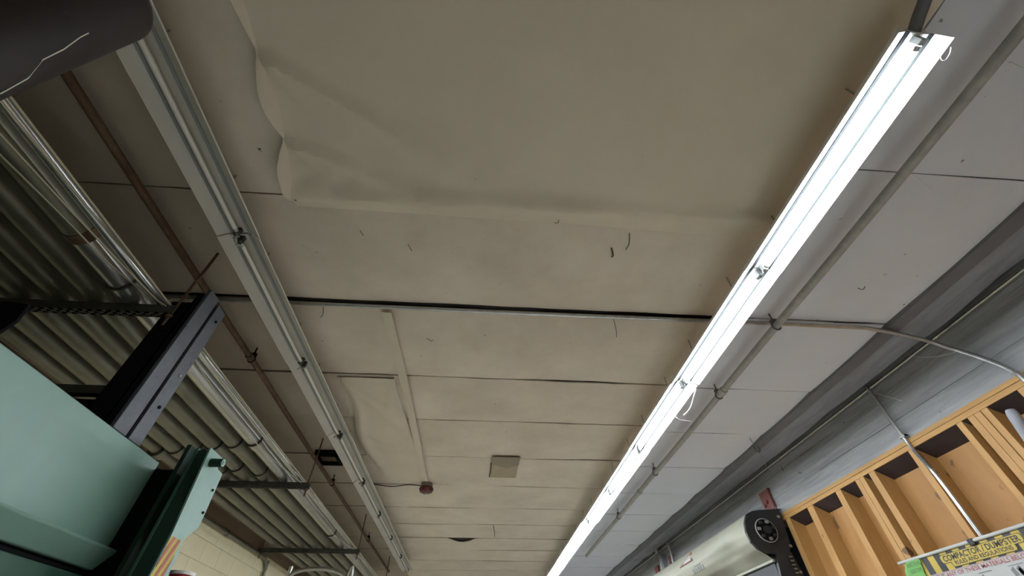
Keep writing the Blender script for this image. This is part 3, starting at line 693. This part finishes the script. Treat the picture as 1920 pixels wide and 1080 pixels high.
# warning triangle and small printed mark on the hood
def on_hood(u, y, off=0.004):
    q = Vector(hood_fn(u, (y-YE-0.03)/(YH-YE-0.03))); q2 = Vector(hood_fn(u+0.02, (y-YE-0.03)/(YH-YE-0.03)))
    tg = (q2-q).normalized(); nrm = Vector((0, 1, 0)).cross(tg).normalized()
    if nrm.x > 0: nrm = -nrm
    return q + nrm*off
tri = [on_hood(0.40, 6.55), on_hood(0.56, 6.95), on_hood(0.56, 6.45)]
w_ = MB().prism(tri, (-0.003, 0, 0.001)).build('warning_triangle', 'red_steel', hd)
ctr = sum(tri, Vector())/3
MB().prism([ctr+(p-ctr)*0.62+Vector((-0.004, 0, 0)) for p in tri], (-0.002, 0, 0.0005)).build('triangle_face', 'sign_white', w_)
for k2 in range(5):
    ya = 6.55 - k2*0.075
    MB().prism([on_hood(0.655, ya), on_hood(0.655, ya-0.05), on_hood(0.70, ya-0.05), on_hood(0.70, ya)], (-0.002, 0, 0)).build('printed_mark', 'sign_grey', hd)
MB().prism([on_hood(0.63, 6.50), on_hood(0.63, 6.25), on_hood(0.64, 6.25), on_hood(0.64, 6.50)], (-0.002, 0, 0)).build('printed_mark', 'sign_grey', hd)
# conduits at the far top of the hood
for i, (a, b, c_, d_) in enumerate(((1256, 1030, 1263, 1056), (1230, 1035, 1242, 1066))):
    q0 = P(a, b, 0, 3.45); q1 = P(c_, d_, 0, 3.45)
    tag(MB().tube(smoothpath([Vector((3.47, q0.y+0.1, q0.z+0.12)), q0, q1, Vector((q1.x, q1.y, FLOOR))], 5), 0.022, 8).build('conduit', 'emt', smooth=True), ['short bright conduit rising behind the hood, nearer one', 'short bright conduit rising behind the hood, farther one'][i], 'conduit')
q = P(1244, 1052, 0, 3.48)
tag(MB().box(3.44, 3.535, q.y-0.06, q.y+0.06, q.z-0.12, q.z+0.10).build('outlet_box', 'trimgrey', bevel=0.006), 'small grey box between the two far conduits', 'box')

# ================================================================== sign
XS = 3.40
zr = 0.741; ya_, yb_s = 3.664, 2.25
sg = thing('sign_banner', (XS, 3.0, FLOOR), 'compactor and dumpster rules banner hung in front of the studs', 'sign')
MB().tube([(XS-0.004, ya_, zr), (XS-0.004, yb_s, zr)], 0.011, 10).build('rod', 'rod_white', sg, smooth=True)
ytop, ybot = zr-0.008, -0.2
yl_, yr_ = ya_-0.055, yb_s
MB().box(XS, XS+0.004, yr_, yl_, ybot, ytop).build('banner', 'sign_white', sg)
for yy in (3.05, 2.55):
    MB().tube([(XS, yy, zr), (XW+0.0, yy, zr+0.012)], 0.005, 6).build('hook', 'galv', sg)
MB().box(XS-0.018, XS-0.006, 2.965, 3.005, zr-0.024, zr+0.012).build('clip', 'darkplate', sg)
ZB = P(1745, 1079, 0, XS).z          # bottom of the striped band
ZBAND = 0.626
MB().box(XS-0.001, XS, yr_, yl_, ZBAND, ytop).build('yellow_band', 'sign_yellow', sg)
ys_ = 3.447
kk = 0
while ys_ > yr_+0.05:
    MB().box(XS-0.002, XS-0.001, ys_-0.055, ys_, ZBAND, ytop).build('black_stripe', 'sign_black', sg); ys_ -= 0.112
def text(body, parent, ycenter, z, width, height, m, x, name='lettering', bold=0.0):
    cu = bpy.data.curves.new('tmp', 'FONT'); cu.body = body; cu.size = 1; cu.align_x = 'LEFT'; cu.offset = bold; cu.resolution_u = 3
    ob = bpy.data.objects.new('tmp', cu); COL.objects.link(ob); bpy.context.view_layer.update()
    dg = bpy.context.evaluated_depsgraph_get(); me = bpy.data.meshes.new_from_object(ob.evaluated_get(dg)); bpy.data.objects.remove(ob); bpy.data.curves.remove(cu)
    vs = [v.co.copy() for v in me.vertices]
    x0 = min(v.x for v in vs); x1 = max(v.x for v in vs); y0 = min(v.y for v in vs); y1 = max(v.y for v in vs)
    org = wl(parent)
    for v in me.vertices:
        u = (v.co.x-x0)/(x1-x0)-0.5; w = (v.co.y-y0)/(y1-y0)-0.5
        v.co = Vector((x, ycenter - u*width, z + w*height)) - org
    me.materials.clear(); me.materials.append(MATS[m]); me.name = name
    o = bpy.data.objects.new(name, me); COL.objects.link(o); o.parent = parent; return o
def pill(y0, y1, z0, z1, x, m, name, parent):
    r = min(0.02, (z1-z0)*0.35); pts = []
    for (cy, cz, a0) in ((y1-r, z1-r, 0), (y0+r, z1-r, 90), (y0+r, z0+r, 180), (y1-r, z0+r, 270)):
        for a in (0, 30, 60, 90):
            an = math.radians(a0+a); pts.append((x, cy + r*math.cos(an), cz + r*math.sin(an)))
    return MB().prism(pts, (0.0008, 0, 0)).build(name, m, parent)
c1, w1, zt1 = 2.977, 0.584, 0.6905
pill(2.665, 3.295, 0.664, 0.716, XS-0.003, 'sign_black', 'title_border', sg)
pill(2.670, 3.290, 0.667, 0.713, XS-0.004, 'sign_yellow', 'title_plate', sg)
c2, w2, zt2 = 2.979, 0.435, 0.6555
pill(2.735, 3.225, 0.634, 0.672, XS-0.0035, 'sign_black', 'title_border', sg)
pill(2.740, 3.220, 0.637, 0.674, XS-0.0045, 'sign_yellow', 'title_plate', sg)
text('COMPACTOR / DUMPSTER', sg, c1, zt1, w1, 0.035, 'sign_black', XS-0.0052, bold=0.02)
text('RULES AND REGULATIONS', sg, c2, zt2, w2, 0.024, 'sign_black', XS-0.0052, bold=0.02)
MB().box(XS-0.001, XS, yr_, yl_, ZBAND-0.006, ZBAND-0.004).build('rule_line', 'sign_red', sg)
text('DO NOT PUT ANY OF THESE MATERIALS BELOW IN THE COMPACTOR', sg, (yl_+yr_)/2, ZBAND-0.022, (yl_-yr_)*0.96, 0.024, 'sign_red', XS-0.002, bold=0.01)
random.seed(3)
for k2 in range(6):
    yy = yl_ - 0.14 - k2*0.215
    MB().box(XS-0.002, XS-0.001, yy-0.05, yy+0.05, ZBAND-0.054, ZBAND-0.051).build('caption_line', 'sign_grey', sg)
    for q2 in range(5):
        a = yy + random.uniform(-0.07, 0.07); b = ZBAND-0.105+random.uniform(-0.03, 0.025)
        MB().prism([(XS-0.001, a-0.015, b-0.02), (XS-0.001, a+0.012, b-0.025), (XS-0.001, a+0.018, b+0.012), (XS-0.001, a-0.006, b+0.026)], (-0.001, 0, 0)).build('pictogram', 'sign_grey', sg)
# lime sticker over the corner
lq = [(1698, 1055), (1722, 1047), (1727, 1053), (1726, 1057), (1731, 1066), (1732, 1073), (1736, 1078), (1734, 1092), (1708, 1100), (1703, 1088), (1697, 1072)]
lo = MB().prism([P(a, b, 0, XS-0.012) for a, b in lq], (-0.001, 0, 0)).build('lime_notice', 'sign_lime', sg)
lc = P(1712, 1058, 0, XS-0.014)
text('AGAINST THE LAW', lo, lc.y, lc.z, 0.13, 0.026, 'sign_dkgreen', XS-0.0145); 
lc = P(1718, 1070, 0, XS-0.014); text('ILLEGAL TO DUMP', lo, lc.y, lc.z, 0.11, 0.024, 'sign_dkgreen', XS-0.0145)
WLOC[lo.name] = wl(sg)

# ================================================================== cobwebs and strands
def strand(pts, label, plane_z=1.72, r=0.0016, m='web_white'):
    q = [P(a, b, 2, plane_z) for a, b in pts]
    tag(MB().tube(smoothpath(q, 4), r, 5).build('cobweb_strand', m), label, 'cobweb', 'cobwebs')
strand([(1783, 88), (1781, 100), (1773, 112), (1766, 112), (1764, 108)], 'looped web strand at the near end of the bright row', 1.74)
strand([(1305, 730), (1300, 745), (1296, 760), (1290, 770), (1282, 778)], 'fuzzy web strand hanging off the bright row, upper one', 1.74, .003)
strand([(1268, 782), (1275, 787), (1283, 788), (1296, 790)], 'fuzzy web strand hanging off the bright row, lower one', 1.74, .003)
strand([(1717, 330), (1730, 340), (1747, 355)], 'short web strand under the sprinkler pipe', 1.85, .002)
strand([(1893, 117), (1905, 123), (1915, 128)], 'short white web strand right of the sprinkler pipe', 1.9, .004)
strand([(948, 985), (947, 1020), (946, 1048)], 'long vertical web strand under the far ceiling', 1.9, .003)
strand([(958, 962), (961, 1000), (964, 1024)], 'second vertical web strand under the far ceiling', 1.9, .003)
def wall_strand(pts, label, r=0.0018):
    tag(MB().tube(smoothpath([P(a, b, 0, x) for a, b, x in pts], 5), r, 5).build('cobweb_strand', 'web_white'), label, 'cobweb', 'cobwebs')
wall_strand([(1690, 655, 3.50), (1708, 667, 3.50), (1740, 670, 3.46), (1775, 665, 3.46), (1800, 657, 3.455)], 'slack web arc between the wall-top conduit and the bent conduit')
wall_strand([(1641, 737, 3.485), (1665, 744, 3.50), (1692, 752, 3.51)], 'fine web line off the top of the vertical conduit')
q0, q1, q2 = P(1408, 826, 2, 1.985), P(1420, 842, 2, 1.95), P(1434, 868, 2, 1.93)
t = thing('wire_hanger', q0, 'thin wire hanger hooked to the trim along the right wall', 'wire')
MB().tube(smoothpath([q0+Vector((0, 0, 0.03)), q0, q1, q2, q2+Vector((0.03, 0.02, -0.12))], 5), 0.004, 6).build('wire_body', 'galv', t)
MB().tube([q1+Vector((0.03*math.cos(a*math.pi/6), 0, 0.035*math.sin(a*math.pi/6))) for a in range(13)], 0.005, 6, cap=False).build('wire_loop', 'trimdark', t)
# cable feeding the near end of the bright row
pc_ = [(RX, RY0+0.01, RZ+0.06), (RX+0.005, RY0-0.06, RZ+0.10), (RX+0.02, RY0-0.16, RZ+0.15), (RX+0.03, RY0-0.4, RZ+0.2), (RX+0.03, -1.5, RZ+0.21)]
tag(MB().tube(smoothpath(pc_, 6), 0.022, 10).build('supply_cable', 'trimdark', smooth=True), 'dark flexible cable feeding the near end of the bright row', 'cable')

# ================================================================== lift the whole layout so that the floor lies at z = 0
for o in list(SC.objects):
    if o.parent is None: o.location.z -= FLOOR
